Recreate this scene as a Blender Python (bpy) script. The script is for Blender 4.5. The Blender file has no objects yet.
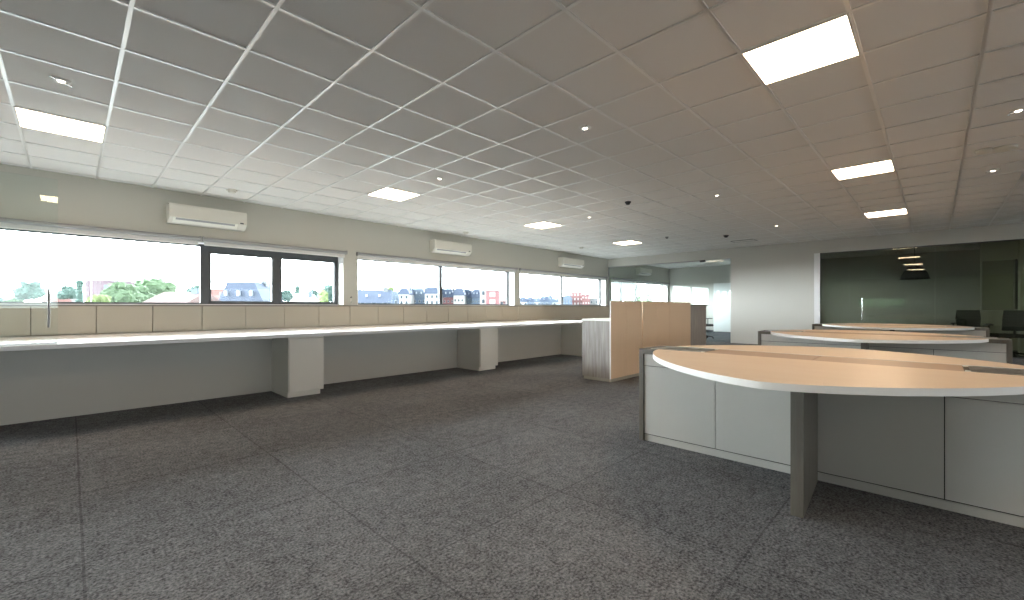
import bpy, bmesh, math, random
from mathutils import Vector, Matrix
random.seed(7)
scene = bpy.context.scene
COL = scene.collection
PI = math.pi

# ------------------------------------------------------------------ materials
def new_mat(name):
    m = bpy.data.materials.new(name); m.use_nodes = True
    nt = m.node_tree; b = nt.nodes['Principled BSDF']
    return m, nt, b

def plain(name, col, rough=.5, metal=0., spec=.5, bump=0., bscale=200., var=0.):
    m, nt, b = new_mat(name)
    b.inputs['Base Color'].default_value = (*col, 1)
    b.inputs['Roughness'].default_value = rough
    b.inputs['Metallic'].default_value = metal
    b.inputs['Specular IOR Level'].default_value = spec
    tc = nt.nodes.new('ShaderNodeTexCoord')
    n = nt.nodes.new('ShaderNodeTexNoise'); n.inputs['Scale'].default_value = bscale
    nt.links.new(tc.outputs['Object'], n.inputs['Vector'])
    if bump:
        bp = nt.nodes.new('ShaderNodeBump'); bp.inputs['Strength'].default_value = bump
        bp.inputs['Distance'].default_value = .002
        nt.links.new(n.outputs['Fac'], bp.inputs['Height']); nt.links.new(bp.outputs['Normal'], b.inputs['Normal'])
    if var:
        mx = nt.nodes.new('ShaderNodeMixRGB')
        mx.inputs[1].default_value = (*[c*(1-var) for c in col], 1); mx.inputs[2].default_value = (*[min(1, c*(1+var)) for c in col], 1)
        nt.links.new(n.outputs['Fac'], mx.inputs[0]); nt.links.new(mx.outputs[0], b.inputs['Base Color'])
    return m

def wood(name, dark, light, axis_scale, rough=.45, scale=6.):
    m, nt, b = new_mat(name)
    tc = nt.nodes.new('ShaderNodeTexCoord'); mp = nt.nodes.new('ShaderNodeMapping')
    mp.inputs['Scale'].default_value = axis_scale
    n = nt.nodes.new('ShaderNodeTexNoise'); n.inputs['Scale'].default_value = scale; n.inputs['Detail'].default_value = 6
    n.inputs['Roughness'].default_value = .65
    r = nt.nodes.new('ShaderNodeValToRGB')
    r.color_ramp.elements[0].position = .3; r.color_ramp.elements[0].color = (*dark, 1)
    r.color_ramp.elements[1].position = .72; r.color_ramp.elements[1].color = (*light, 1)
    nt.links.new(tc.outputs['Object'], mp.inputs['Vector']); nt.links.new(mp.outputs['Vector'], n.inputs['Vector'])
    nt.links.new(n.outputs['Fac'], r.inputs['Fac']); nt.links.new(r.outputs['Color'], b.inputs['Base Color'])
    b.inputs['Roughness'].default_value = rough
    return m

def carpet():
    m, nt, b = new_mat('carpet_tiles')
    tc = nt.nodes.new('ShaderNodeTexCoord')
    def noise(s, d=4, r=.6):
        n = nt.nodes.new('ShaderNodeTexNoise'); n.inputs['Scale'].default_value = s
        n.inputs['Detail'].default_value = d; n.inputs['Roughness'].default_value = r
        nt.links.new(tc.outputs['Object'], n.inputs['Vector']); return n
    def math_(op, a, bb=None):
        n = nt.nodes.new('ShaderNodeMath'); n.operation = op
        for k, v in enumerate((a, bb)):
            if v is None: continue
            if hasattr(v, 'links'): nt.links.new(v, n.inputs[k])
            else: n.inputs[k].default_value = v
        return n.outputs[0]
    fine = noise(78, 4, .7); mid = noise(16, 3); big = noise(1.3, 2)
    r = nt.nodes.new('ShaderNodeValToRGB')
    r.color_ramp.elements[0].position = .40; r.color_ramp.elements[0].color = (.048, .049, .053, 1)
    r.color_ramp.elements[1].position = .64; r.color_ramp.elements[1].color = (.275, .282, .295, 1)
    f = math_('ADD', math_('MULTIPLY', fine.outputs['Fac'], .70), math_('ADD', math_('MULTIPLY', mid.outputs['Fac'], .2), math_('MULTIPLY', big.outputs['Fac'], .10)))
    nt.links.new(f, r.inputs['Fac'])
    sx = nt.nodes.new('ShaderNodeSeparateXYZ'); nt.links.new(tc.outputs['Object'], sx.inputs[0])
    def seam(o, off):
        # distance to nearest joint of one-metre tiles
        fr = math_('FRACT', math_('ADD', o, 100.5 - off))
        return math_('ABSOLUTE', math_('SUBTRACT', fr, .5))
    d = math_('MINIMUM', seam(sx.outputs['X'], .04), seam(sx.outputs['Y'], .60))
    line = math_('LESS_THAN', d, .005)
    # checkerboard turn of the pile: alternate tiles a touch lighter
    cx = math_('FLOOR', math_('ADD', sx.outputs['X'], 100 - .04)); cy = math_('FLOOR', math_('ADD', sx.outputs['Y'], 100 - .60))
    ch = math_('MODULO', math_('ADD', cx, cy), 2.)
    k = math_('ADD', 1., math_('MULTIPLY', ch, .05))
    k = math_('MULTIPLY', k, math_('SUBTRACT', 1., math_('MULTIPLY', line, .32)))
    mx = nt.nodes.new('ShaderNodeVectorMath'); mx.operation = 'SCALE'
    nt.links.new(r.outputs['Color'], mx.inputs[0]); nt.links.new(k, mx.inputs['Scale'])
    nt.links.new(mx.outputs[0], b.inputs['Base Color'])
    b.inputs['Roughness'].default_value = 1; b.inputs['Specular IOR Level'].default_value = .08
    bp = nt.nodes.new('ShaderNodeBump'); bp.inputs['Strength'].default_value = .5; bp.inputs['Distance'].default_value = .004
    nt.links.new(fine.outputs['Fac'], bp.inputs['Height']); nt.links.new(bp.outputs['Normal'], b.inputs['Normal'])
    return m

def glass(name, tint, refl=1., ior=1.5):
    m = bpy.data.materials.new(name); m.use_nodes = True; nt = m.node_tree; nt.nodes.clear()
    o = nt.nodes.new('ShaderNodeOutputMaterial'); mix = nt.nodes.new('ShaderNodeMixShader')
    t = nt.nodes.new('ShaderNodeBsdfTransparent'); t.inputs['Color'].default_value = (*tint, 1)
    g = nt.nodes.new('ShaderNodeBsdfGlossy'); g.inputs['Roughness'].default_value = 0.; g.inputs['Color'].default_value = (.95, 1, .97, 1)
    lw = nt.nodes.new('ShaderNodeFresnel'); lw.inputs['IOR'].default_value = ior
    mu = nt.nodes.new('ShaderNodeMath'); mu.operation = 'MULTIPLY'; mu.inputs[1].default_value = refl; mu.use_clamp = True
    ge = nt.nodes.new('ShaderNodeNewGeometry'); mr = nt.nodes.new('ShaderNodeMapRange')   # same reflectance on both faces of the pane
    mr.inputs['To Min'].default_value = ior; mr.inputs['To Max'].default_value = 1/ior
    nt.links.new(ge.outputs['Backfacing'], mr.inputs['Value']); nt.links.new(mr.outputs[0], lw.inputs['IOR'])
    nt.links.new(lw.outputs[0], mu.inputs[0]); nt.links.new(mu.outputs[0], mix.inputs[0])
    nt.links.new(t.outputs[0], mix.inputs[1]); nt.links.new(g.outputs[0], mix.inputs[2]); nt.links.new(mix.outputs[0], o.inputs[0])
    return m

def emit(name, col, s):
    m, nt, b = new_mat(name)
    b.inputs['Base Color'].default_value = (.9, .9, .9, 1)
    b.inputs['Emission Color'].default_value = (*col, 1); b.inputs['Emission Strength'].default_value = s
    return m

LAMP = 17.0; SKY_LOW = 29.0; SKY_HIGH = 5.0; SKY_BACK = .16
M = dict(
    wall=plain('wall_paint', (.52, .513, .46), .75, bump=.05, bscale=300),
    wallwhite=plain('white_wall_paint', (.57, .56, .52), .7, bump=.04, bscale=300),
    reveal=plain('reveal_paint', (.85, .86, .86), .6),
    tile=plain('ceiling_tile', (.85, .84, .82), .9, spec=.2, bump=.35, bscale=420, var=.04),
    tbar=plain('ceiling_grid_metal', (.92, .92, .91), .34, metal=.75),
    carpet=carpet(),
    lam=plain('white_laminate', (.76, .745, .70), .42, bump=.03, bscale=500),
    lamdoor=plain('off_white_laminate', (.56, .55, .515), .5, bump=.05, bscale=700),
    cup=plain('beige_laminate', (.43, .418, .365), .5, bump=.04, bscale=700),
    counter=plain('glossy_white_worktop', (.80, .81, .82), .22, spec=.6),
    edge=plain('white_edge_band', (.84, .84, .82), .4),
    peach=wood('birch_laminate', (.80, .62, .45), (.84, .67, .50), (1, .15, 1), .35, 10),
    tan=wood('beech_laminate', (.76, .58, .41), (.80, .62, .45), (3, 3, .12), .5, 9),
    gwood=wood('grey_oak_laminate', (.24, .22, .205), (.46, .43, .41), (5, 5, .35), .45, 6),
    dwood=wood('dark_grey_oak_laminate', (.10, .09, .075), (.155, .142, .12), (4, 4, .4), .45, 7),
    strip=wood('oak_lid', (.46, .31, .20), (.52, .36, .24), (3, .2, 1), .4, 9),
    alu=plain('brushed_aluminium', (.42, .40, .37), .3, metal=.85),
    frame=plain('anthracite_frame', (.055, .058, .062), .45),
    blind=plain('blind_tube_aluminium', (.34, .34, .34), .4, metal=.4),
    fabric=plain('blind_fabric', (.70, .70, .69), .8),
    acw=plain('white_plastic', (.74, .72, .65), .4),
    acl=plain('light_plastic', (.86, .85, .78), .4),
    sill=plain('grey_ledge', (.20, .20, .19), .6),
    black=plain('black_plastic', (.02, .02, .022), .4),
    dgrey=plain('grey_fabric', (.05, .052, .055), .9),
    steel=plain('stainless_steel', (.62, .62, .62), .25, metal=1.),
    chrome=plain('polished_steel', (.8, .8, .8), .12, metal=1.),
    dark=plain('dark_gap', (.01, .01, .01), .9),
    board=plain('grey_green_board', (.27, .28, .23), .5),
    skirt=plain('grey_skirting', (.16, .17, .18), .6),
    win=glass('window_glass', (.97, .985, .98), .2),
    clear=glass('clear_partition_glass', (.955, .985, .975), .35),
    tinted=glass('dark_tinted_glass', (.66, .68, .60), 1.0),
    screen=glass('greenish_screen_glass', (.955, .985, .98), .8),
    lamp=emit('lit_diffuser', (1., .74, .50), LAMP),
    spot=emit('lit_spot', (1., .88, .70), 7.),
    # outdoors
    ground=plain('outdoor_ground', (.13, .13, .12), .95, bscale=.3, var=.3),
    slate=plain('blue_slate_roof', (0.084, 0.109, 0.162), .8, bscale=3, var=.15),
    slate2=plain('pale_slate_roof', (0.140, 0.178, 0.227), .8, bscale=3, var=.15),
    redroof=plain('red_tile_roof', (0.187, 0.085, 0.073), .8, bscale=3, var=.2),
    pinkroof=plain('weathered_pink_roof', (0.170, 0.111, 0.102), .8, bscale=3, var=.2),
    white=plain('white_render', (0.510, 0.510, 0.493), .8),
    cream=plain('pale_grey_render', (0.212, 0.230, 0.238), .8),
    brick=plain('lilac_brick', (0.162, 0.116, 0.136), .85, bscale=2, var=.1),
    redwall=plain('red_brick', (0.255, 0.124, 0.129), .85, bscale=2, var=.15),
    pinkwall=plain('pink_brick', (0.230, 0.119, 0.119), .85, bscale=2, var=.15),
    bluewall=plain('blue_grey_cladding', (0.128, 0.174, 0.238), .8),
    pane=plain('house_window_pane', (.05, .075, .095), .5),
    palepane=plain('skylight_pane', (.5, .55, .6), .6),
    leafg=plain('green_leaves', (0.112, 0.182, 0.096), .8, bscale=2.5, var=.45),
    leafb=plain('blue_green_leaves', (0.086, 0.151, 0.130), .8, bscale=2.5, var=.45),
    leafy=plain('yellow_green_leaves', (0.182, 0.247, 0.091), .8, bscale=2.5, var=.4),
    bark=plain('bark', (.06, .05, .04), .9),
)

# ------------------------------------------------------------------ mesh helpers
class MB:
    def __init__(s): s.bm = bmesh.new()
    def box(s, x0, x1, y0, y1, z0, z1, bev=0., mi=0, mat=None):
        r = bmesh.ops.create_cube(s.bm, size=1)
        vs = r['verts']
        x0, x1 = min(x0, x1), max(x0, x1); y0, y1 = min(y0, y1), max(y0, y1); z0, z1 = min(z0, z1), max(z0, z1)
        for v in vs:
            v.co = Vector(((x0+x1)/2+v.co.x*(x1-x0), (y0+y1)/2+v.co.y*(y1-y0), (z0+z1)/2+v.co.z*(z1-z0)))
        fs = set(f for v in vs for f in v.link_faces)
        for f in fs: f.material_index = mi
        if bev:
            es = list(set(e for v in vs for e in v.link_edges))
            rr = bmesh.ops.bevel(s.bm, geom=es, offset=bev, segments=2, affect='EDGES', profile=.5)
            vs = list(set(v for f in rr['faces'] for v in f.verts) | set(v for v in vs if v.is_valid))
        if mat is not None:
            for v in vs: v.co = mat @ v.co
        return s
    def prism(s, pts, axis, a, b, mi=0):
        """pts: 2-D outline; extruded along axis (0,1,2) from a to b"""
        def P(p, t):
            if axis == 0: return Vector((t, p[0], p[1]))
            if axis == 1: return Vector((p[0], t, p[1]))
            return Vector((p[0], p[1], t))
        A = [s.bm.verts.new(P(p, a)) for p in pts]; B = [s.bm.verts.new(P(p, b)) for p in pts]
        n = len(pts); fs = [s.bm.faces.new(A[::-1]), s.bm.faces.new(B)]
        for i in range(n): fs.append(s.bm.faces.new((A[i], A[(i+1) % n], B[(i+1) % n], B[i])))
        for f in fs: f.material_index = mi
        return s
    def tube(s, p0, p1, r0, r1=None, seg=12, mi=0):
        r1 = r0 if r1 is None else r1
        p0, p1 = Vector(p0), Vector(p1); d = p1-p0
        q = d.to_track_quat('Z', 'Y')
        A, B = [], []
        for i in range(seg):
            t = 2*PI*i/seg; o = Vector((math.cos(t), math.sin(t), 0))
            A.append(s.bm.verts.new(p0+q@(o*r0))); B.append(s.bm.verts.new(p1+q@(o*r1)))
        fs = [s.bm.faces.new(A[::-1]), s.bm.faces.new(B)]
        for i in range(seg): fs.append(s.bm.faces.new((A[i], A[(i+1) % seg], B[(i+1) % seg], B[i])))
        for f in fs: f.material_index = mi
        return s
    def lathe(s, prof, cx=0, cy=0, seg=24, mi=0):
        rings = []
        for r, z in prof:
            rings.append([s.bm.verts.new((cx+r*math.cos(2*PI*i/seg), cy+r*math.sin(2*PI*i/seg), z)) for i in range(seg)])
        for a, b in zip(rings, rings[1:]):
            for i in range(seg):
                f = s.bm.faces.new((a[i], a[(i+1) % seg], b[(i+1) % seg], b[i])); f.material_index = mi; f.smooth = True
        for rg in (rings[0], rings[-1]):
            try: f = s.bm.faces.new(rg); f.material_index = mi
            except ValueError: pass
        return s
    def blob(s, c, r, sq=(1, 1, 1), sub=3, rough=.18, mi=0):
        rr = bmesh.ops.create_icosphere(s.bm, subdivisions=sub, radius=1)
        for v in rr['verts']:
            k = 1+random.uniform(-rough, rough)
            v.co = Vector(c)+Vector((v.co.x*sq[0], v.co.y*sq[1], v.co.z*sq[2]))*r*k
        return s
    def build(s, name, mats, parent=None, loc=None, rotz=None):
        me = bpy.data.meshes.new(name)
        bmesh.ops.recalc_face_normals(s.bm, faces=s.bm.faces[:])
        s.bm.to_mesh(me); s.bm.free()
        for m in (mats if isinstance(mats, (list, tuple)) else [mats]): me.materials.append(M[m])
        o = bpy.data.objects.new(name, me); COL.objects.link(o)
        if parent: o.parent = parent
        if loc: o.location = loc
        if rotz is not None: o.rotation_euler.z = rotz
        return o

def tag(o, label, cat, group=None):
    o['label'] = label; o['category'] = cat
    if group: o['group'] = group
    return o
def thing(name, label, cat, loc=(0, 0, 0), rz=0., group=None):
    o = bpy.data.objects.new(name, None); COL.objects.link(o); o.location = loc; o.rotation_euler.z = rz
    o.empty_display_size = .1
    return tag(o, label, cat, group)
def struct(o): o['kind'] = 'structure'; return o
def sroot(name, loc=(0, 0, 0), rz=0.):
    o = bpy.data.objects.new(name, None); COL.objects.link(o); o.location = loc; o.rotation_euler.z = rz
    return struct(o)
def children(o): return [c for c in bpy.data.objects if c.parent == o]
def dup(root, loc, rz=None, label=None):
    r = root.copy(); COL.objects.link(r); r.location = loc
    if rz is not None: r.rotation_euler.z = rz
    if label: r['label'] = label
    for ch in children(root):
        c = ch.copy(); COL.objects.link(c); c.parent = r
        for g in children(ch):
            d = g.copy(); COL.objects.link(d); d.parent = c
    return r

# ------------------------------------------------------------------ camera
CAMZ = 1.10; F = 432.6; YAW = .7747
cam = bpy.data.cameras.new('camera'); co = bpy.data.objects.new('camera', cam); COL.objects.link(co)
cam.sensor_width = 36; cam.lens = F/1024*36; cam.shift_y = 6.5/1024; cam.clip_start = .05; cam.clip_end = 2000
co.location = (0, 0, CAMZ); co.rotation_euler = (PI/2, 0, YAW-PI/2)
scene.camera = co
CA, SA = math.cos(YAW), math.sin(YAW)

H = CAMZ+1.76            # ceiling height
XF = 14.0                # far partition line
XB = -8.0; YR = -8.5; XE = 19.55
GX, GY = -.3485, 3.3685  # ceiling grid origin
TH = math.radians(1.8)   # the window wall runs slightly out of square
WO = Vector((0, 8.27, 0))
def wl(x, o, z):         # window-wall coordinates -> world
    return (WO.x+x*math.cos(TH)-o*math.sin(TH), WO.y+x*math.sin(TH)+o*math.cos(TH), z)

# ------------------------------------------------------------------ setting: floor, ceiling, walls
struct(MB().box(XB, XE, YR, 9.05, -.2, 0).build('floor', 'carpet'))
mb = MB()
mb.box(XB, XE, YR, 9.3, H+.004, H+.15)
k = math.floor((XB-GX)/.6)
x = GX+k*.6
while x < XE:
    if x > XB: mb.box(x-.012, x+.012, YR, 9.0, H-.004, H+.004, mi=1)
    x += .6
y = GY+math.floor((YR-GY)/.6)*.6
while y < 9.0:
    if y > YR: mb.box(XB, XE, y-.012, y+.012, H-.0045, H+.004, mi=1)
    y += .6
struct(mb.build('ceiling', ['tile', 'tbar']))

SILL, HEAD, RV = 1.125, 2.125, .24
opens = [(-7.2, -2.9), (-2.6, 3.80), (4.09, 8.84), (9.07, 13.86), (14.30, 19.4)]
mb = MB(); T = .34
mb.box(XB-.3, XE+.3, 0, T, 0, SILL); mb.box(XB-.3, XE+.3, 0, T, HEAD, H+.004)
e = XB-.3
for a, b in opens:
    mb.box(e, a, 0, T, SILL, HEAD); e = b
mb.box(e, XE+.3, 0, T, SILL, HEAD)
w = struct(mb.build('wall_left', 'wall')); w.location = WO; w.rotation_euler.z = TH
# white plastered reveals lining every window opening
for i, (a, b) in enumerate(opens):
    mb = MB(); t = .012
    mb.box(a, a+t, .002, RV-.02, SILL+t, HEAD-t); mb.box(b-t, b, .002, RV-.02, SILL+t, HEAD-t)
    mb.box(a, b, .002, RV-.02, HEAD-t, HEAD); mb.box(a, b, .002, RV-.02, SILL, SILL+t)
    o = struct(mb.build('trim_%d' % (i+1), 'reveal')); o.location = WO; o.rotation_euler.z = TH

def window(n, a, b, mull, sash):
    """mull: [(x0,x1)] mullions; sash: panes with a thick opening frame"""
    r = sroot('window_%d' % n, WO, TH)
    ft = .035; z0, z1 = SILL+.012, HEAD-.012; a += .012; b -= .012
    m = MB(); y0, y1 = RV-.02, RV+.05
    m.box(a, a+ft, y0, y1, z0, z1); m.box(b-ft*1.6, b, y0, y1, z0, z1)
    m.box(a, b, y0, y1, z0, z0+.026); m.box(a, b, y0, y1, z1-ft, z1)
    for p, q in mull: m.box(p, q, y0-.004, y1, z0, z1)
    m.build('window_frame', 'frame', r)
    edges = [a+ft]+[v for pq in mull for v in pq]+[b-ft*1.6]
    for j in range(0, len(edges), 2):
        p, q = edges[j], edges[j+1]
        if j//2 in sash:
            s = MB(); k = .045
            s.box(p-.01, p+k*.6, y0-.012, y1-.01, z0+.01, z1-.02, .004); s.box(q-k*.6, q+.01, y0-.012, y1-.01, z0+.01, z1-.02, .004)
            s.box(p, q, y0-.012, y1-.01, z0+.01, z0+.055); s.box(p, q, y0-.012, y1-.01, z1-.14, z1-.02)
            s.build('window_sash', 'frame', r)
        MB().box(p-.01, q+.01, RV+.01, RV+.022, z0+.02, z1-.02).build('window_pane', 'win', r)
    return r
window(1, *opens[1], [(1.49, 1.61), (2.585, 2.70)], {1, 2})
window(2, *opens[2], [(6.345, 6.43)], set())
window(3, *opens[3], [(11.39, 11.47)], set())
window(4, *opens[4], [(15.30, 15.50), (16.62, 16.85)], {0, 1})
window(5, *opens[0], [(-5.2, -5.1)], set())  # unseen extra window, added to let in more daylight

# far partition wall with openings for the clear and the tinted glass
YC = 8.705
TOPC = 1.10+1.47; TOPD = 1.10+1.425
def yfar(px, X=XF):
    a = (px-512)/F
    return X*(SA-CA*a)/(CA+SA*a)
yA = yfar(730.6); yB = yfar(820)
mb = MB()
mb.box(XF, XF+.12, yA, 9.0, TOPC, H+.004)
mb.box(XF, XF+.12, yB, yA, 0, H+.004)
mb.box(XF, XF+.12, YR, yB, TOPD, H+.004)
struct(mb.build('wall_far', 'wallwhite'))
struct(MB().box(XF-.004, XF+.14, yB-.0, yB+.13, 0, TOPD).build('trim_6', 'reveal'))
# clear partition: three panes, the last one a swing door
y1_, y2_ = yfar(679.8), yfar(700.4)
r = sroot('window_6')
for p, q in ((YC, y1_+.004), (y1_-.004, y2_+.006)):
    MB().box(XF+.04, XF+.052, q, p, .01, TOPC-.01).build('glass_pane', 'clear', r)
m = MB(); m.box(XF+.02, XF+.07, y2_, YC, TOPC-.03, TOPC+.004); m.box(XF+.02, XF+.07, y2_, YC, 0, .02); m.box(XF+.02, XF+.07, YC-.02, YC+.01, 0, TOPC)
m.build('window_frame', 'blind', r)
r = sroot('door_1')
MB().box(XF+.04, XF+.052, yA+.01, y2_-.006, .012, TOPC-.012).build('glass_pane', 'clear', r)
m = MB(); m.box(XF+.02, XF+.072, y2_-.13, y2_+.03, TOPC-.06, TOPC, .004); m.box(XF+.02, XF+.072, y2_-.13, y2_+.0, 0.0, .05, .004)
m.build('patch_fitting', 'black', r)
m = MB(); yh = yfar(717)
m.tube((XF-.03, yh, .95), (XF-.03, yh, 1.3), .012); m.tube((XF-.03, yh, 1.0), (XF+.05, yh, 1.0), .008); m.tube((XF-.03, yh, 1.25), (XF+.05, yh, 1.25), .008)
m.build('door_handle', 'steel', r)
# tinted partition
yd0, yd1 = yfar(849), yfar(935)
r = sroot('window_7')
MB().box(XF+.04, XF+.052, yd0+.0008, yB, .01, TOPD-.01).build('glass_pane', 'tinted', r)
MB().box(XF+.04, XF+.052, YR, yd1-.0008, .01, TOPD-.01).build('glass_pane', 'tinted', r)
m = MB(); m.box(XF+.02, XF+.07, YR, yB, TOPD-.02, TOPD+.004); m.box(XF+.02, XF+.07, YR, yd1, 0, .02); m.box(XF+.02, XF+.07, yd0, yB, 0, .02)
m.build('window_frame', 'frame', r)
r = sroot('door_2')
MB().box(XF+.04, XF+.052, yd1+.0008, yd0-.0008, .012, TOPD-.022).build('glass_pane', 'tinted', r)
m = MB(); yh = yfar(862.3)
m.tube((XF-.035, yh, .79), (XF-.035, yh, 1.31), .014); m.tube((XF-.035, yh, .85), (XF+.05, yh, .85), .008); m.tube((XF-.035, yh, 1.25), (XF+.05, yh, 1.25), .008)
m.build('door_handle', 'chrome', r)

struct(MB().box(XB-.2, XB, YR-.2, 1.3, 0, H+.004).box(XB-.2, XB, 3.65, 8.1, 0, H+.004).box(XB-.2, XB, 1.3, 3.65, 0, 1.07)
       .box(XB-.2, XB, 1.3, 3.65, 1.62, H+.004).build('wall_back', 'wall'))
r = sroot('window_8')
m = MB()
for k in range(6): m.box(XB-.12, XB-.06, 1.3+k*.47-.03, 1.3+k*.47+.03, 1.07, 1.62)
m.box(XB-.12, XB-.06, 1.3, 3.65, 1.07, 1.10); m.box(XB-.12, XB-.06, 1.3, 3.65, 1.59, 1.62)
m.build('window_frame', 'frame', r)
MB().box(XB-.10, XB-.09, 1.3, 3.65, 1.08, 1.61).build('window_pane', 'win', r)
struct(MB().box(XB, XE, YR-.2, YR, 0, 1.0).box(XB, XE, YR-.2, YR, 2.1, H+.004).box(XB, -6, YR-.2, YR, 1.0, 2.1).box(12, XE, YR-.2, YR, 1.0, 2.1).build('wall_right', 'wall'))
r = sroot('window_9')  # unseen window strip, added to light the room from the right
m = MB()
for k in range(7): m.box(-6+k*3-.03, -6+k*3+.03, YR-.12, YR-.06, 1.0, 2.1)
m.box(-6, 12, YR-.12, YR-.06, 1.0, 1.05); m.box(-6, 12, YR-.12, YR-.06, 2.05, 2.1)
m.build('window_frame', 'frame', r)
MB().box(-6, 12, YR-.10, YR-.09, 1.02, 2.08).build('window_pane', 'win', r)
# rooms behind the partitions
struct(MB().box(XE, XE+.2, YR, 9.2, 0, H+.004).build('wall_end', 'wallwhite'))
struct(MB().box(XF+.12, 16.2, 3.3, 3.42, 0, H+.004).box(16.2, 19.0, 3.3, 3.42, 2.3, H+.004).box(19.0, XE, 3.3, 3.42, 0, H+.004).build('wall_between', 'wallwhite'))  # hidden opening added here so daylight reaches the dark room
struct(MB().box(15.35, 15.5, YR, -.78, 0, H+.004).build('wall_inner', 'wallwhite'))
struct(MB().box(14.9, 15.35, -2.2, -1.36, 0, H+.004).build('pillar', 'wallwhite'))
struct(MB().box(15.33, 15.35, -1.36, -.78, 0, .08).box(XE-.02, XE, 3.42, 8.9, 0, .08).build('baseboard_end', 'skirt'))
struct(MB().box(XE-.06, XE-.005, yfar(733, XE), yfar(714, XE), .02, 2.1, .004).build('door_3', 'reveal'))

# ------------------------------------------------------------------ ceiling fixtures
def tile_c(i, j): return (GX+(i+.5)*.6, GY+(j+.5)*.6)
def light_panel(i, j, label):
    cx, cy = tile_c(i, j)
    t = thing('ceiling_light', label, 'ceiling light', (cx, cy, H), 0, 'square ceiling light panels')
    m = MB()
    for sx in (-1, 1):
        m.box(sx*.286, sx*.30, -.30, .30, -.010, .004); m.box(-.286, .286, sx*.286, sx*.30, -.010, .004)
    m.build('frame', 'edge', t)
    MB().box(-.286, .286, -.286, .286, -.007, .003).build('diffuser', 'lamp', t)
lights = [(6, -5, 'largest bright square ceiling light, nearest the viewer at the upper right'),
          (12, -5, 'bright square ceiling light second in the row above the oval desks'),
          (18, -5, 'farthest bright square ceiling light in the row above the oval desks'),
          (0, 4, 'bright square ceiling light at the far left near the window wall'),
          (6, 4, 'bright square ceiling light between the left and middle air conditioners'),
          (12, 4, 'bright square ceiling light in front of the middle and far air conditioners'),
          (18, 4, 'small distant square ceiling light near the clear glass partition'),
          (0, -5, 'square ceiling light directly above the viewpoint, mirrored in the glass screen'),
          (0, -14, 'added square ceiling light beyond the right photo edge, nearest the viewpoint'),  # unseen row, added to brighten the right-hand side
          (6, -14, 'added square ceiling light beyond the right photo edge, level with the nearest desk'),
          (12, -14, 'added square ceiling light beyond the right photo edge, level with the farthest desk'),
          (-6, 4, 'added square ceiling light behind the viewpoint on the window side')]  # unseen light, added to raise the light level
for a in lights: light_panel(*a)

def spot(i, j, label):
    cx, cy = tile_c(i, j)
    t = thing('downlight', label, 'spotlight', (cx, cy, H), PI/4, 'small emergency spotlights in the ceiling tiles')
    m = MB(); m.lathe([(.032, -.006), (.052, -.008), (.056, -.002), (.056, .004), (.030, .004), (.032, -.006)], seg=20); m.build('trim_ring', 'edge', t)
    m = MB(); m.lathe([(.0305, .003), (.028, -.004), (.016, -.012), (.004, -.016)], seg=16); m.build('lens', 'spot', t)
    for s in (-1, 1): MB().box(s*.03, s*.085, -.008, .008, -.010, -.002, .002).build('clip', 'chrome', t)
for a in [(0, 2, 'small spotlight in the upper left ceiling tiles'),
          (6, 2, 'small spotlight beside the second left ceiling panel'),
          (12, 2, 'tiny distant spotlight right of the ceiling panel before the far air conditioner'),
          (6, -2, 'small bright spotlight near the middle of the ceiling'),
          (12, -2, 'small spotlight left of the second light panel above the desks'),
          (18, -2, 'tiny spotlight close to the white part of the far wall'),
          (10, -7, 'small spotlight cut by the right edge of the photo'),
          (14, -7, 'small spotlight right of the second panel above the desks')]: spot(*a)

def detector(x, y, label, r=.06, mat='acw', dark=False):
    t = thing('smoke_detector', label, 'smoke detector', (x, y, H), 0, 'round detectors on the ceiling')
    MB().lathe([(r, .003), (r, -.012), (r*.92, -.018), (r*.2, -.018)], seg=24).build('base', mat, t)
    MB().lathe([(r*.72, -.016), (r*.70, -.034), (r*.5, -.046), (r*.1, -.048)], seg=24).build('sensor_head', 'black' if dark else mat, t)
detector(1.71, 7.60, 'white round smoke detector above the left air conditioner', .075)
detector(6.55, 7.94, 'white round smoke detector above the middle air conditioner', .07)
detector(10.66, 7.55, 'tiny round smoke detector above the far air conditioner', .07)
detector(6.57, 3.70, 'small dark sensor hanging from the middle of the ceiling', .05, 'dgrey', True)
detector(10.57, 4.86, 'tiny grey sensor right of the farthest left light panel', .04, 'blind')
detector(11.39, 3.715, 'dark ceiling sensor near the clear glass partition', .06, 'dgrey', True)
t = thing('smoke_detector', 'wide white ceiling detector with a smaller dome beside it near the right edge', 'smoke detector', (7.25, -.54, H), 0, 'round detectors on the ceiling')
MB().lathe([(.11, .003), (.11, -.012), (.09, -.022), (.02, -.022)]).build('base', 'acw', t)
m = MB().lathe([(.07, .003), (.07, -.02), (.05, -.034), (.02, -.036)], cx=-.06, cy=.15); m.build('sensor_head', 'acw', t)
t = thing('ceiling_vent', 'thin rectangular ceiling hatch near the clear glass partition', 'vent', (12.61, 3.66, H), 0)
m = MB()
for s in (-1, 1): m.box(-.16, .16, s*.27, s*.29, -.010, .002); m.box(s*.14, s*.16, -.27, .27, -.010, .002)
m.build('frame', 'blind', t)
MB().box(-.14, .14, -.27, .27, -.006, .002).build('hatch_panel', 'tile', t)

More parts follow.
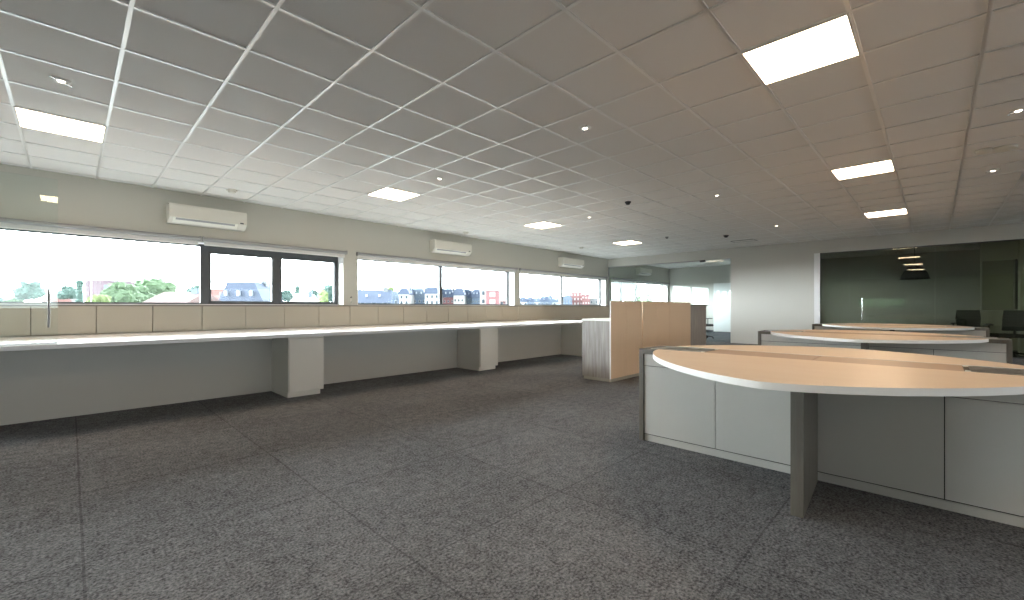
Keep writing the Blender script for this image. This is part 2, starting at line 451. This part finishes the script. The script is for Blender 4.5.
# ------------------------------------------------------------------ air conditioners on the window wall
def aircon(x, zc, w_, label):
    t = thing('air_conditioner', label, 'air conditioner', wl(x, 0, zc), TH, 'wall air conditioners above the windows')
    h = .285; d = .205; hw = w_/2
    body = [(-.002, 0), (-.002, h), (-d*.86, h), (-d*.95, h-.012), (-d, h-.05), (-d, .085), (-d*.97, .075), (-d*.5, .0)]
    MB().prism([(p[0], p[1]) for p in body], 0, -hw+.006, hw-.006).build('body', 'acw', t)
    for s in (-1, 1):
        a, b = (hw-.012, hw) if s > 0 else (-hw, -hw+.012)
        MB().prism([(p[0]*1.015, p[1]) for p in body], 0, a, b).build('end_cap', 'acw', t)
    MB().prism([(-d-.006, .095), (-d-.006, h-.035), (-d*.97, h-.004), (-d*.8, h+.003), (-d*.8, h-.01), (-d+.004, h-.04), (-d+.004, .095)], 0, -hw+.014, hw-.014).build('front_panel', 'acw', t)
    MB().prism([(-d-.004, .078), (-d*.62, .006), (-d*.60, .014), (-d+.006, .084)], 0, -hw+.05, hw-.13).build('air_flap', 'acl', t)
    MB().prism([(-d*.99, .068), (-d*.86, .045), (-d*.84, .052), (-d*.97, .075)], 0, -hw+.08, hw-.17).build('outlet_slot', 'blind', t)
    MB().box(hw-.10, hw-.05, -d-.009, -d+.002, .088, .108, .002).build('display', 'frame', t)
aircon(1.53, 2.36, 1.02, 'white wall air conditioner above the large left window')
aircon(6.45, 2.37, 1.14, 'white wall air conditioner above the middle window')
aircon(11.5, 2.38, 1.2, 'white wall air conditioner above the farthest window of the main room')
aircon(16.75, 2.40, 1.1, 'white air conditioner seen behind the clear glass partition')

# ------------------------------------------------------------------ roller blinds
def blind(a, b, label):
    t = thing('roller_blind', label, 'blind', wl(a, 0, 2.10), TH, 'rolled up window blinds')
    L = b-a
    MB().tube((0.01, -.045, .065), (L-.01, -.045, .065), .032, seg=20).build('roll', 'blind', t)
    m = MB()
    for s in (0, L-.02): m.box(s, s+.02, -.08, -.0015, .03, .105, .003)
    m.box(0, L, -.028, -.0015, .05, .10)
    m.build('bracket', 'blind', t)
    MB().box(.03, L-.03, -.024, -.016, -.012, .06).build('fabric', 'fabric', t)
    MB().box(.03, L-.03, -.029, -.011, -.030, -.012, .004).build('bottom_bar', 'edge', t)
blind(-2.65, 1.44, 'grey roller blind rolled up above the large fixed left window pane')
blind(1.46, 3.84, 'grey roller blind rolled up above the two dark framed sashes')
blind(4.06, 8.90, 'grey roller blind rolled up above the middle window')
blind(9.02, 13.84, 'grey roller blind rolled up above the far window')
blind(14.2, 19.5, 'grey roller blind behind the clear glass partition')
t = thing('chain_guide', 'small blind chain guide on the pier between left and middle windows', 'blind chain', wl(3.95, 0, 1.20), TH)
MB().box(-.012, .012, -.012, -.001, 0, .10, .003).build('bracket', 'acl', t)
MB().tube((0, -.02, .085), (0, -.001, .085), .014).build('knob', 'black', t)
MB().tube((0, -.022, -.04), (0, -.022, .09), .003, seg=8).build('chain', 'steel', t)

# ------------------------------------------------------------------ cupboards below the windows
ordn = ['first', 'second', 'third', 'fourth', 'fifth', 'sixth', 'seventh', 'eighth', 'ninth', 'tenth', 'eleventh', 'twelfth', 'thirteenth', 'fourteenth', 'fifteenth', 'sixteenth', 'seventeenth']
YCB = 7.06; CT = 1.122
proto = thing('wall_cupboard', 'x', 'cupboard', (0, 0, 0), 0, 'low beige cupboards under the windows')
W_ = .515
MB().box(.002, W_-.002, YCB+.02-YCB, .62, 0.0, CT-.022).build('carcass', 'cup', proto)
MB().box(.004, W_-.004, 0, .018, .79, CT-.004, .0015).build('door', 'cup', proto)
for a in (0, W_-.012): MB().box(a, a+.012, .002, .012, CT-.012, CT-.003).build('white_tab', 'edge', proto)  # small white tab at each top corner of the door
n0 = 0
for k in range(-3, 14):
    xk = .215+k*W_
    i = k+2
    if k == -3: lab = 'low beige cupboard under the windows, partly beyond the left photo edge'
    else: lab = '%s whole beige cupboard from the left in the row under the windows' % ordn[i]
    if k == -3:
        proto.location = (xk, YCB, 0); proto['label'] = lab
    else: dup(proto, (xk, YCB, 0), None, lab)
tag(MB().box(7.43, XF-.01, YCB, YCB+.6, 0, CT-.022, .001).build('cladding_panel', 'cup'), 'long plain beige panel under the farthest window continuing the cupboards', 'panel')
m = MB(); m.prism([(-1.33, YCB-.004), (XF-.01, YCB-.004), wl(XF+.26, -.003, 0)[:2], wl(-1.6, -.003, 0)[:2]], 2, CT-.02, CT)
struct(m.build('trim_7', 'sill'))

# ------------------------------------------------------------------ long window counter and its pedestals
t = thing('window_counter', 'long white glossy worktop running below the window wall', 'worktop', (0, 5.45, 0))
MB().box(-1.3, 8.35, 0, YCB-5.45-.004, .733, .772, .002).build('worktop', 'counter', t)
MB().box(-1.3, 8.35, .72, .74, .0, .732).build('back_panel', 'lamdoor', t)
MB().box(-1.3, 8.3, .70, .72, .56, .732).build('cable_tray', 'lamdoor', t)
ped = thing('pedestal_cabinet', 'white pedestal cabinet under the long counter, nearest the viewer', 'cabinet', (1.83, 5.53, 0), 0, 'pedestals under the window counter')
MB().box(0, .42, .02, .635, .06, .728, .001).build('body', 'lam', ped)
MB().box(.006, .414, 0, .018, .062, .71, .0015).build('door', 'lam', ped)
MB().box(.0, .385, .035, .62, 0, .058).build('plinth', 'lam', ped)
dup(ped, (4.88, 5.53, 0), None, 'white pedestal cabinet under the counter, middle one of three')
dup(ped, (7.9, 5.53, 0), None, 'white pedestal cabinet at the far counter end beside the grey wood cabinet')

# ------------------------------------------------------------------ glass screen with handle on the counter, at the left edge
t = thing('glass_screen', 'clear glass screen with vertical handle on the counter at left edge', 'glass screen', (0, 5.50, .772))
MB().box(-1.25, -.075, -.005, .005, .0, 1.44).build('glass_pane', 'screen', t)
m = MB(); m.tube((-.128, -.045, .146), (-.128, -.045, .485), .009); m.tube((-.128, -.045, .19), (-.128, .0, .19), .006); m.tube((-.128, -.045, .44), (-.128, .0, .44), .006)
m.build('handle', 'blind', t)
MB().box(-1.25, -.078, -.009, .009, 0, .018).build('bottom_rail', 'steel', t)

# ------------------------------------------------------------------ oval double desks
DW = 2.37; DY = .565; DB = .36
def lens(ext, ay, n=1.5, N=72):
    pts = []
    for i in range(N+1):
        ph = -PI/2+PI*i/N
        sy, cx = math.sin(ph), math.cos(ph)
        pts.append((-ext*abs(cx)**(2/n), ay*math.copysign(abs(sy)**(2/n), sy)))
    return pts
def make_desk(label):
    t = thing('oval_desk', label, 'desk', (3.30, DY, 0), 0, 'oval double desks standing in a row')
    hy = DW/2; th = .038
    for s in (-1, 1):
        y0 = s*hy; MB().box(-.01, DB+.01, y0-s*th, y0, 0, .752, .001).build('end_panel', 'dwood', t)
    MB().box(-.01, DB+.01, -hy+th, hy-th, .712, .752).build('top_panel', 'dwood', t)
    MB().box(.022, DB-.022, -hy+th+.001, hy-th-.001, .05, .710).build('carcass', 'dark', t)
    MB().box(.012, DB-.012, -hy+th, hy-th, 0, .050).build('plinth', 'lamdoor', t)
    for side in (0, 1):
        xa, xb = (.002, .021) if side == 0 else (DB-.021, DB-.002)
        MB().box(xa, xb, -hy+th+.002, hy-th-.002, .617, .710).build('front_rail', 'lamdoor', t)
        e = [-hy+th, -.60, -.0, .585, hy-th]
        for a, b in zip(e, e[1:]):
            MB().box(xa, xb, a+.002, b-.002, .060, .612, .001).build('door', 'lamdoor', t)
        s = -1 if side == 0 else 1
        x0, x1 = (-.64, .0) if side == 0 else (DB, DB+.42)
        MB().prism([(x0, -.076 if side == 0 else -.03), (x1, -.034 if side == 0 else -.03), (x1, .024), (x0, -.018 if side == 0 else .024)], 2, 0, .724).build('leg', 'dwood', t)
        ext = 1.10 if side == 0 else .80
        P = lens(ext, 1.02)
        if side == 1: P = [(-p[0], p[1]) for p in P]
        off = 0. if side == 0 else DB
        # the tip sits against the body; slab with white edge band
        m = MB(); pts = [(p[0]+off, p[1]) for p in P]
        m.prism(pts, 2, .7245, .758)
        for f in m.bm.faces:
            f.material_index = 0 if abs(f.normal.z) > .5 else 1
        m.bm.faces.ensure_lookup_table(); m.bm.normal_update()
        for f in m.bm.faces: f.material_index = 0 if f.normal.z > .5 or f.normal.z < -.5 else 1
        m.build('worktop', ['peach', 'edge'], t)
    # cable channel along the middle: oak lid with open metal trays at both ends
    for a, b in ((-.675, -.002), (.002, .675)):
        MB().box(.012, DB-.012, a, b, .7525, .757, .0008).build('cable_lid', 'strip', t)
    for s in (-1, 1):
        a, b = (.70, 1.10) if s > 0 else (-1.10, -.70)
        m = MB(); m.box(.03, DB-.03, a, b, .7522, .754); m.box(.03, .045, a, b, .754, .758); m.box(DB-.045, DB-.03, a, b, .754, .758)
        for q in range(3): m.box(.03, DB-.03, a+.1+q*.1, a+.104+q*.1, .754, .756)
        m.build('cable_tray', 'alu', t)
        for xx in (.03, DB-.05):
            MB().box(xx, xx+.022, s*.678, s*.70, .7522, .7605, .002).build('catch', 'acl', t)
    return t
desk = make_desk('large oval double desk with white doors, nearest the viewer')
dup(desk, (6.83, DY+.05, 0), None, 'middle oval double desk behind the nearest one')
dup(desk, (10.3, DY, 0), None, 'farthest oval double desk before the dark glass partition')

# ------------------------------------------------------------------ low cabinets with tall beech backs in the middle of the room
YS = 3.36; ST = 1.182
def back_screen(x0, x1, joints, label):
    t = thing('beech_screen', label, 'partition screen', (x0, YS, 0), 0, 'tall beech boards behind the low cabinets')
    L = x1-x0
    e = [0]+[j-x0 for j in joints]+[L]
    for a, b in zip(e, e[1:]):
        MB().box(a+.002, b-.002, 0, .018, .045, ST, .001).build('panel', 'tan', t)
    MB().box(0.001, L-.001, .0185, .022, .0, ST-.002).build('core_board', 'tan', t)
    if x0 < 6: MB().box(-.003, .0, 0, .022, .045, ST).build('edge_band', 'edge', t)
    MB().box(0.002, L-.002, .004, .018, 0, .040).build('plinth', 'cup', t)
back_screen(5.484, 6.40, [5.93], 'nearer tall beech board with one vertical joint, in mid-room')
back_screen(6.44, 8.34, [6.93, 7.42], 'longer tall beech board behind the nearer one in mid-room')
t = thing('low_cabinet', 'low cabinet with grey wood end and white top against beech boards', 'cabinet', (5.49, YS+.024, 0))
MB().box(0, .02, 0, .485, .045, .884, .001).build('end_panel', 'gwood', t)
MB().box(.02, 2.83, .0, .45, .045, .884).build('carcass', 'lam', t)
MB().box(0, 2.85, 0, .49, .885, .912, .001).build('top', 'edge', t)
MB().box(.01, 2.84, .01, .46, 0, .044).build('plinth', 'cup', t)
for q in range(6):
    MB().box(.022+q*.468, .022+(q+1)*.468-.004, .451, .469, .05, .87, .001).build('door', 'lam', t)
t = thing('tall_cabinet', 'tall grey wood cabinet standing at the far end of the beech boards', 'cabinet', (8.35, YS+.02, 0))
MB().box(.0, .83, .0, .02, .05, 1.112, .001).build('side_panel', 'gwood', t)
MB().box(.0, .83, .021, .50, .05, 1.112).build('carcass', 'gwood', t)
MB().box(.0, .86, -.018, .52, 1.113, 1.138, .001).build('top', 'dwood', t)
MB().box(.01, .82, .01, .49, 0, .05).build('plinth', 'cup', t)

# ------------------------------------------------------------------ office chairs behind the partitions
def chair(label, loc, rz):
    t = thing('office_chair', label, 'office chair', loc, rz, 'black office chairs behind the glass')
    m = MB()
    for k in range(5):
        a = 2*PI*k/5+.3; c, s = math.cos(a), math.sin(a)
        m.tube((0, 0, .10), (c*.30, s*.30, .065), .022, .014, 10)
    m.tube((0, 0, .07), (0, 0, .14), .035); m.build('star_base', 'black', t)
    for k in range(5):
        a = 2*PI*k/5+.3; c, s = math.cos(a), math.sin(a)
        MB().tube((c*.30-s*.022, s*.30+c*.022, .029), (c*.30+s*.022, s*.30-c*.022, .029), .028, seg=16).build('caster', 'black', t)
    MB().tube((0, 0, .13), (0, 0, .42), .025).build('gas_column', 'steel', t)
    MB().box(-.24, .24, -.23, .24, .42, .50, .03).build('seat', 'dgrey', t)
    m = MB()
    n = 8
    for i in range(n):
        z0, z1 = .58+i*.055, .58+(i+1)*.055
        y = .24+.03*math.sin(i/n*PI)+.01*i
        m.box(-.21+.012*abs(i-4)*.5, .21-.012*abs(i-4)*.5, y, y+.035, z0-.004, z1, .012)
    m.build('backrest', 'dgrey', t)
    m = MB(); m.tube((0, .12, .42), (0, .29, .50), .018); m.tube((0, .29, .49), (0, .29, .80), .018); m.build('back_stem', 'black', t)
    for s in (-1, 1):
        m = MB(); m.tube((s*.22, .02, .46), (s*.29, .02, .47), .014); m.tube((s*.29, .02, .46), (s*.29, .02, .68), .014)
        m.box(s*.29-.035, s*.29+.035, -.13, .13, .68, .705, .008); m.build('armrest', 'black', t)
chair('black office chair half hidden by tall cabinet, behind clear glass partition', (15.3, 5.72, 0), .9)
chair('dark office chair beside the board behind the dark glass', (14.98, -.60, 0), 1.4)
chair('dark office chair under the right end of the board behind the dark glass', (14.45, -1.12, 0), 1.9)

# pendant and wall board seen through the tinted glass
t = thing('pendant_lamp', 'large black dome pendant lamp hanging behind the dark glass', 'pendant lamp', (16.0, .40, 1.84))
MB().lathe([(.04, .36), (.10, .345), (.17, .30), (.24, .20), (.29, .07), (.305, 0), (.297, 0), (.28, .07), (.23, .19), (.16, .285), (.09, .33), (.03, .345)], seg=40).build('shade', 'black', t)
MB().tube((0, 0, .35), (0, 0, H-1.84), .006, seg=8).build('cord', 'black', t)
MB().lathe([(.05, H-1.84), (.05, H-1.87), (.02, H-1.88)], seg=20).build('canopy', 'black', t)
MB().lathe([(.02, .33), (.03, .25), (.055, .20), (.04, .15), (.01, .14)], seg=20).build('bulb', 'acl', t)
t = thing('wall_board', 'tall grey board with bright edge on the wall behind the dark glass', 'board', (15.25, -1.0, 1.02))
MB().box(0, .098, -.30, .20, 0, 1.16, .003).build('panel', 'board', t)
MB().box(-.012, .0, -.315, -.285, 0, 1.17, .002).build('edge_strip', 'steel', t)
MB().box(.0, .098, -.355, -.303, 0.02, 1.17, .002).build('side_box', 'black', t)

# ------------------------------------------------------------------ outdoors
GZ = -5.0
struct(MB().box(-150, 420, 11, 420, GZ-.5, GZ).build('ground', 'ground'))
struct(MB().box(-160, -13, -120, 120, GZ-.5, GZ).build('ground_back', 'ground'))
def at(px, d):           # world point at image column px and depth d
    l = (px-512)/F*d
    return (CA*d+SA*l, SA*d-CA*l)
def zt(py, d): return CAMZ+(306.5-py)/F*d
def facing(px): return YAW-PI/2-math.atan((px-512)/F)
def house(label, p0, p1, ytop, d, wall, roof, kind='gable', eave=.45, wins=(3, 2), sky=0, cat='house', depth=5, name='terraced_house', grp=None, turn=0., pane='pane'):
    a = Vector(at(p0, d)); b = Vector(at(p1, d)); W2 = (b-a).length; pc = (p0+p1)/2
    c = (a+b)/2
    rz = math.atan2((b-a).y, (b-a).x)+turn
    t = thing(name, label, cat, (c.x, c.y, GZ), rz, grp)
    top = zt(ytop, d)-GZ; hz = top-GZ*0; vis = zt(ytop, d)-1.12
    ev = top-vis*eave if kind != 'flat' else top
    hw = W2/2
    MB().box(-hw, hw, 0, depth, 0, ev).build('walls', wall, t)
    if kind == 'gable':      # ridge across the view, roof slope faces the office
        MB().prism([(-.3, ev-.1), (depth/2, top), (depth+.3, ev-.1)], 0, -hw-.15, hw+.15).build('roof', roof, t)
    elif kind == 'front':    # gable end faces the office
        MB().prism([(-hw-.3, ev-.1), (0, top), (hw+.3, ev-.1)], 1, -.3, depth).build('roof', roof, t)
    elif kind == 'mansard':
        k = min(vis*eave*.45, hw*.4)
        MB().prism([(-hw-.2, ev), (-hw+k, top), (hw-k, top), (hw+.2, ev)], 1, -.2, depth).build('roof', roof, t)
    else:
        MB().box(-hw-.1, hw+.1, -.1, depth, top, top+.12).build('parapet', 'cream', t)
    nx, nz = wins
    z0 = 1.3-GZ; sp = (ev-z0)/max(nz, 1)
    for i in range(nx):
        for j in range(nz):
            ww = W2/nx*.42; wh = min(sp*.62, ww*1.5)
            xc = -hw+W2*(i+.5)/nx; zc = z0+sp*(j+.5)
            f = MB().box(xc-ww/2, xc+ww/2, -.06, .02, zc-wh/2, zc+wh/2).build('window', 'white' if wall != 'white' else 'cream', t)
            MB().box(xc-ww/2*.8, xc+ww/2*.8, -.09, -.055, zc-wh/2*.82, zc+wh/2*.82).build('pane', pane, f)
    for i in range(sky):
        xc = -hw+W2*(i+.7)/(sky+.6); ss = W2*.024
        if kind == 'mansard': yy, zc, hh = -.24, ev+(top-ev)*.5, (top-ev)*.11
        else: yy, zc, hh = (depth/2)*.45-.35, ev+(top-ev)*.5, (top-ev)*.09
        MB().box(xc-ss*1.2, xc+ss*1.2, yy-.3, yy+.1, zc-hh, zc+hh, .03).build('skylight', 'palepane', t)
    ch = MB().box(hw*.5, hw*.5+min(.7, hw*.3), depth*.4, depth*.4+.6, top-.5, top+.35).build('chimney', 'cream' if wall != 'white' else 'slate2', t)
    return t
def tree(label, p0, p1, ytop, d, mat, conifer=False):
    pc = (p0+p1)/2; x, y = at(pc, d); r = (p1-p0)/2/F*d; top = zt(ytop, d)
    t = thing('tree', label, 'tree', (x, y, GZ), 0, 'trees outside the windows')
    m = MB()
    if conifer:
        n = 18
        for i in range(n):
            f = i/(n-1); z = (top-GZ)*(.25+.75*f)
            rr = max(.45, r*(1.08-f)); m.blob((0, 0, z-(rr*.7 if f > .8 else 0)), rr, (1, 1, .9), 2, .3)
    else:
        hc = top-GZ
        m.blob((0, 0, hc-r*.62-.3), r*.62, (1, 1, .95), 3, .22)
        for k in range(9):
            a = 2*PI*k/9+random.random(); rr = r*random.uniform(.42, .62)
            m.blob((math.cos(a)*(r-rr*.8), math.sin(a)*(r-rr*.8), hc-r*.75-random.uniform(.2, .7)*r), rr, (1, 1, .9), 3, .22)
        for k in range(5):
            a = random.random()*6.3
            m.blob((math.cos(a)*r*.45, math.sin(a)*r*.45, hc-r*random.uniform(.3, .55)), r*.3, (1, 1, .9), 2, .28)
    m.build('crown', mat, t)
    MB().tube((0, 0, 0), (0, 0, (top-GZ)*.6), r*.10+.1, r*.06+.05).build('trunk', 'bark', t)
tree('low bushy tree at the left photo edge outside', -14, 10, 296, 70, 'leafb')
tree('low pale tree outside, left of the rounded tall tree', 6, 24, 296, 62, 'leafg')
tree('tall rounded tree outside near the glass screen', 20, 41, 280.5, 58, 'leafb')
house('red roofed house outside, just behind the screen handle', 40, 50, 291.5, 90, 'pinkwall', 'redroof', 'gable', .9, (2, 1), grp='houses outside', name='house')
house('small pale house outside just right of the screen handle', 51, 61, 294, 95, 'cream', 'pinkroof', 'flat', .5, (3, 1), grp='houses outside', name='house')
tree('dark bushy tree left of the brick tower outside', 61, 76, 285, 75, 'leafb')
tree('pointed conifer beside the brick tower outside', 74, 85, 281, 70, 'leafb', True)
house('lilac brick tower block standing above the trees', 85, 102, 280, 160, 'brick', 'brick', 'flat', 0, (4, 5), name='tower_block', cat='building', depth=18, pane='brick')
house('blue grey block right of the brick tower', 104, 121, 285, 140, 'bluewall', 'slate', 'flat', 0, (3, 2), name='apartment_block', cat='building')
t = thing('flagpole', 'thin white pole in front of the brick tower', 'pole', (*at(91.2, 40), GZ))
MB().tube((0, 0, 0), (0, 0, zt(279, 40)-GZ), .06, .045).build('mast', 'white', t)
MB().lathe([(.02, zt(279, 40)-GZ-.02), (.09, zt(279, 40)-GZ+.04), (.02, zt(279, 40)-GZ+.12)], seg=12).build('finial', 'white', t)
tree('light green low shrub tree before the tower', 84, 112, 293, 45, 'leafy')
tree('bright green pointed tree right of the blue block', 108, 136, 281.5, 60, 'leafg')
tree('widest green tree behind the white gabled house', 134, 178, 277, 72, 'leafg')
tree('green tree between pointed tree and widest tree', 124, 152, 285.5, 66, 'leafg')
house('white house with long weathered pink roof outside the left window', 140, 183, 291, 48, 'white', 'pinkroof', 'gable', .85, (1, 1), grp='houses outside', name='house', depth=7)
house('red tiled roof house behind the dark window mullion', 181, 219, 294.5, 62, 'pinkwall', 'redroof', 'gable', .9, (2, 1), grp='houses outside', name='house')
tree('blue green tree left of the first dark mullion', 189, 206, 284, 85, 'leafb')
house('pink roofed house left of the slate mansard', 203, 226, 288, 75, 'pinkwall', 'redroof', 'gable', .9, (2, 1), grp='houses outside', name='house')
house('large blue slate mansard roof house with three skylights', 219, 264, 282, 58, 'cream', 'slate', 'mansard', .93, (1, 1), sky=3, grp='houses outside', name='house')
tree('bushy green tree right of the slate mansard', 260, 280, 285.5, 70, 'leafg')
tree('pale tree at the left of the second sash', 278, 292, 289, 66, 'leafb')
tree('small pointed tree behind the little white gable', 292, 302, 286, 80, 'leafb', True)
house('little house with white gable seen through the second sash', 289, 306, 293.5, 60, 'white', 'white', 'front', .9, (1, 1), grp='houses outside', name='house')
tree('low wide tree right of the white gable', 303, 323, 289, 78, 'leafb')
tree('bright green conifer near the right sash frame', 316, 331, 291, 45, 'leafy', True)
tree('tall dark tree at the right sash frame', 320, 342, 283.5, 72, 'leafb')
G = 'terraced houses outside the middle window'
house('blue slate gabled house at the left of the middle window', 358, 390, 289, 60, 'slate2', 'slate', 'gable', .75, (3, 1), sky=2, grp=G, turn=.25)
tree('yellow green tree behind the slate gabled house', 382, 396, 286, 90, 'leafy')
house('pale blue terraced house left of the first white front', 387, 399, 291, 78, 'bluewall', 'slate2', 'mansard', .5, (2, 1), grp=G)
house('first white fronted terraced house in the middle window', 399, 409, 288, 72, 'white', 'slate', 'mansard', .35, (2, 2), grp=G)
house('blue grey terraced house with dormers between white fronts', 408.5, 426, 288.5, 76, 'bluewall', 'slate2', 'mansard', .5, (4, 1), sky=3, grp=G)
house('second white fronted terraced house beside the mullion', 425, 439, 287, 70, 'white', 'slate', 'mansard', .35, (3, 2), grp=G)
house('blue roofed house with red lower walls right of the mullion', 439, 454, 288.5, 74, 'redwall', 'slate', 'mansard', .5, (4, 1), sky=3, grp=G)
house('third white fronted terraced house below a slate roof', 453.5, 464, 288, 73, 'white', 'slate', 'mansard', .4, (3, 1), grp=G)
house('pale blue terraced house with many windows', 463.5, 472, 289.5, 77, 'slate2', 'slate', 'mansard', .5, (3, 1), sky=2, grp=G)
house('darker blue terraced house beside narrow white front', 472, 480, 289, 75, 'bluewall', 'slate', 'mansard', .5, (3, 1), sky=2, grp=G)
house('narrow white fronted house beside the red block', 480, 486.5, 289, 72, 'white', 'slate', 'flat', .3, (1, 2), grp=G)
house('red flat roofed block at the right of the middle window', 486, 499, 291, 70, 'redwall', 'redroof', 'flat', .3, (1, 2), grp=G, name='apartment_block', cat='building', pane='white')
house('low pink house beside the red block', 498.5, 512, 297.5, 85, 'pinkwall', 'pinkroof', 'gable', .4, (2, 1), grp=G)
G = 'distant houses outside the far window'
xs = [(518, 528, 297.5, 'white', 'slate'), (527, 534, 297, 'bluewall', 'slate'), (533, 541, 298, 'white', 'slate2'), (540, 549, 296.5, 'slate2', 'slate'),
      (548, 553, 295.5, 'bluewall', 'slate2'), (552, 562, 298.5, 'white', 'slate2')]
ls = ['white distant house at the left of the far window', 'blue distant house second in the far window', 'white distant house with pale roof in the far window',
      'pale slate distant house left of the far mullion', 'tall narrow blue distant house in the far window', 'white distant house just left of the far mullion']
for (p0, p1, yt, wl_, rf), lb in zip(xs, ls): house(lb, p0, p1, yt, 130, wl_, rf, 'mansard', .5, (2, 1), sky=1, grp=G, depth=12)
house('blue and white house right of the far mullion', 562, 572, 295.5, 120, 'bluewall', 'slate2', 'mansard', .4, (3, 2), grp=G, depth=12)
house('stepped pink apartment block in the far window, taller part', 570, 583, 292.5, 125, 'pinkwall', 'pinkroof', 'flat', .3, (4, 3), grp=G, name='apartment_block', cat='building', pane='white')
house('lower pink apartment block right of the taller part', 582, 590, 295, 124, 'pinkwall', 'pinkroof', 'flat', .3, (3, 2), grp=G, name='apartment_block', cat='building', pane='white')
house('pale flat house at the right of the far window', 589, 604, 298.5, 130, 'cream', 'slate2', 'flat', .4, (3, 1), grp=G, depth=12)
for k, (yy, rr) in enumerate(((-2, 3.6), (3.5, 4.0), (9, 3.8))):
    t = thing('tree', ['dense tree behind the building, nearest its right corner', 'dense tree behind the building, in the middle', 'dense tree behind the building, nearest the window wall'][k], 'tree', (-24, yy, GZ), 0, 'trees behind the building')
    m = MB(); m.blob((0, 0, 7.6), rr, (1, 1, 1.2), 3, .2)
    for q in range(7): a = q*.9; m.blob((math.cos(a)*rr*.6, math.sin(a)*rr*.6, 5.5+q*.5), rr*.55, (1, 1, 1), 3, .25)
    m.build('crown', 'leafg', t); MB().tube((0, 0, 0), (0, 0, 6), .35, .2).build('trunk', 'bark', t)
tree('low tree seen through the first sash behind the glass partition', 606, 622, 297, 80, 'leafb')
tree('low tree seen through the second sash behind the glass partition', 620, 637, 296.5, 84, 'leafb')
tree('round green tree seen through the far room window', 637, 651, 291.5, 70, 'leafg')
tree('low dark tree at the right of the far room window', 648, 668, 296.5, 84, 'leafb')

# ------------------------------------------------------------------ sky
wd = bpy.data.worlds.new('sky'); scene.world = wd; wd.use_nodes = True
nt = wd.node_tree; bg = nt.nodes['Background']
tc = nt.nodes.new('ShaderNodeTexCoord'); sp = nt.nodes.new('ShaderNodeSeparateXYZ'); mr = nt.nodes.new('ShaderNodeMapRange')
mr.inputs['From Min'].default_value = .35; mr.inputs['From Max'].default_value = .62
mr.inputs['To Min'].default_value = SKY_LOW; mr.inputs['To Max'].default_value = SKY_HIGH
nt.links.new(tc.outputs['Generated'], sp.inputs[0]); nt.links.new(sp.outputs['Z'], mr.inputs['Value']); # thin bright cloud towards the window side, duller sky behind the building
my = nt.nodes.new('ShaderNodeMapRange'); my.interpolation_type = 'SMOOTHSTEP'
my.inputs['From Min'].default_value = -.35; my.inputs['From Max'].default_value = .35; my.inputs['To Min'].default_value = SKY_BACK; my.inputs['To Max'].default_value = 1.
nt.links.new(sp.outputs['Y'], my.inputs['Value'])
mm = nt.nodes.new('ShaderNodeMath'); mm.operation = 'MULTIPLY'
nt.links.new(mr.outputs[0], mm.inputs[0]); nt.links.new(my.outputs[0], mm.inputs[1]); nt.links.new(mm.outputs[0], bg.inputs['Strength'])
bg.inputs['Color'].default_value = (.88, .95, 1., 1)

vs = scene.view_settings
vs.view_transform = 'Standard'; vs.look = 'None'; vs.gamma = 1; vs.use_curve_mapping = False
vs.exposure = 0.5
scene.cycles.use_denoising = True
scene.cycles.max_bounces = 10; scene.cycles.diffuse_bounces = 6; scene.cycles.transparent_max_bounces = 24
scene.cycles.sample_clamp_indirect = 6
scene.cycles.use_adaptive_sampling = False
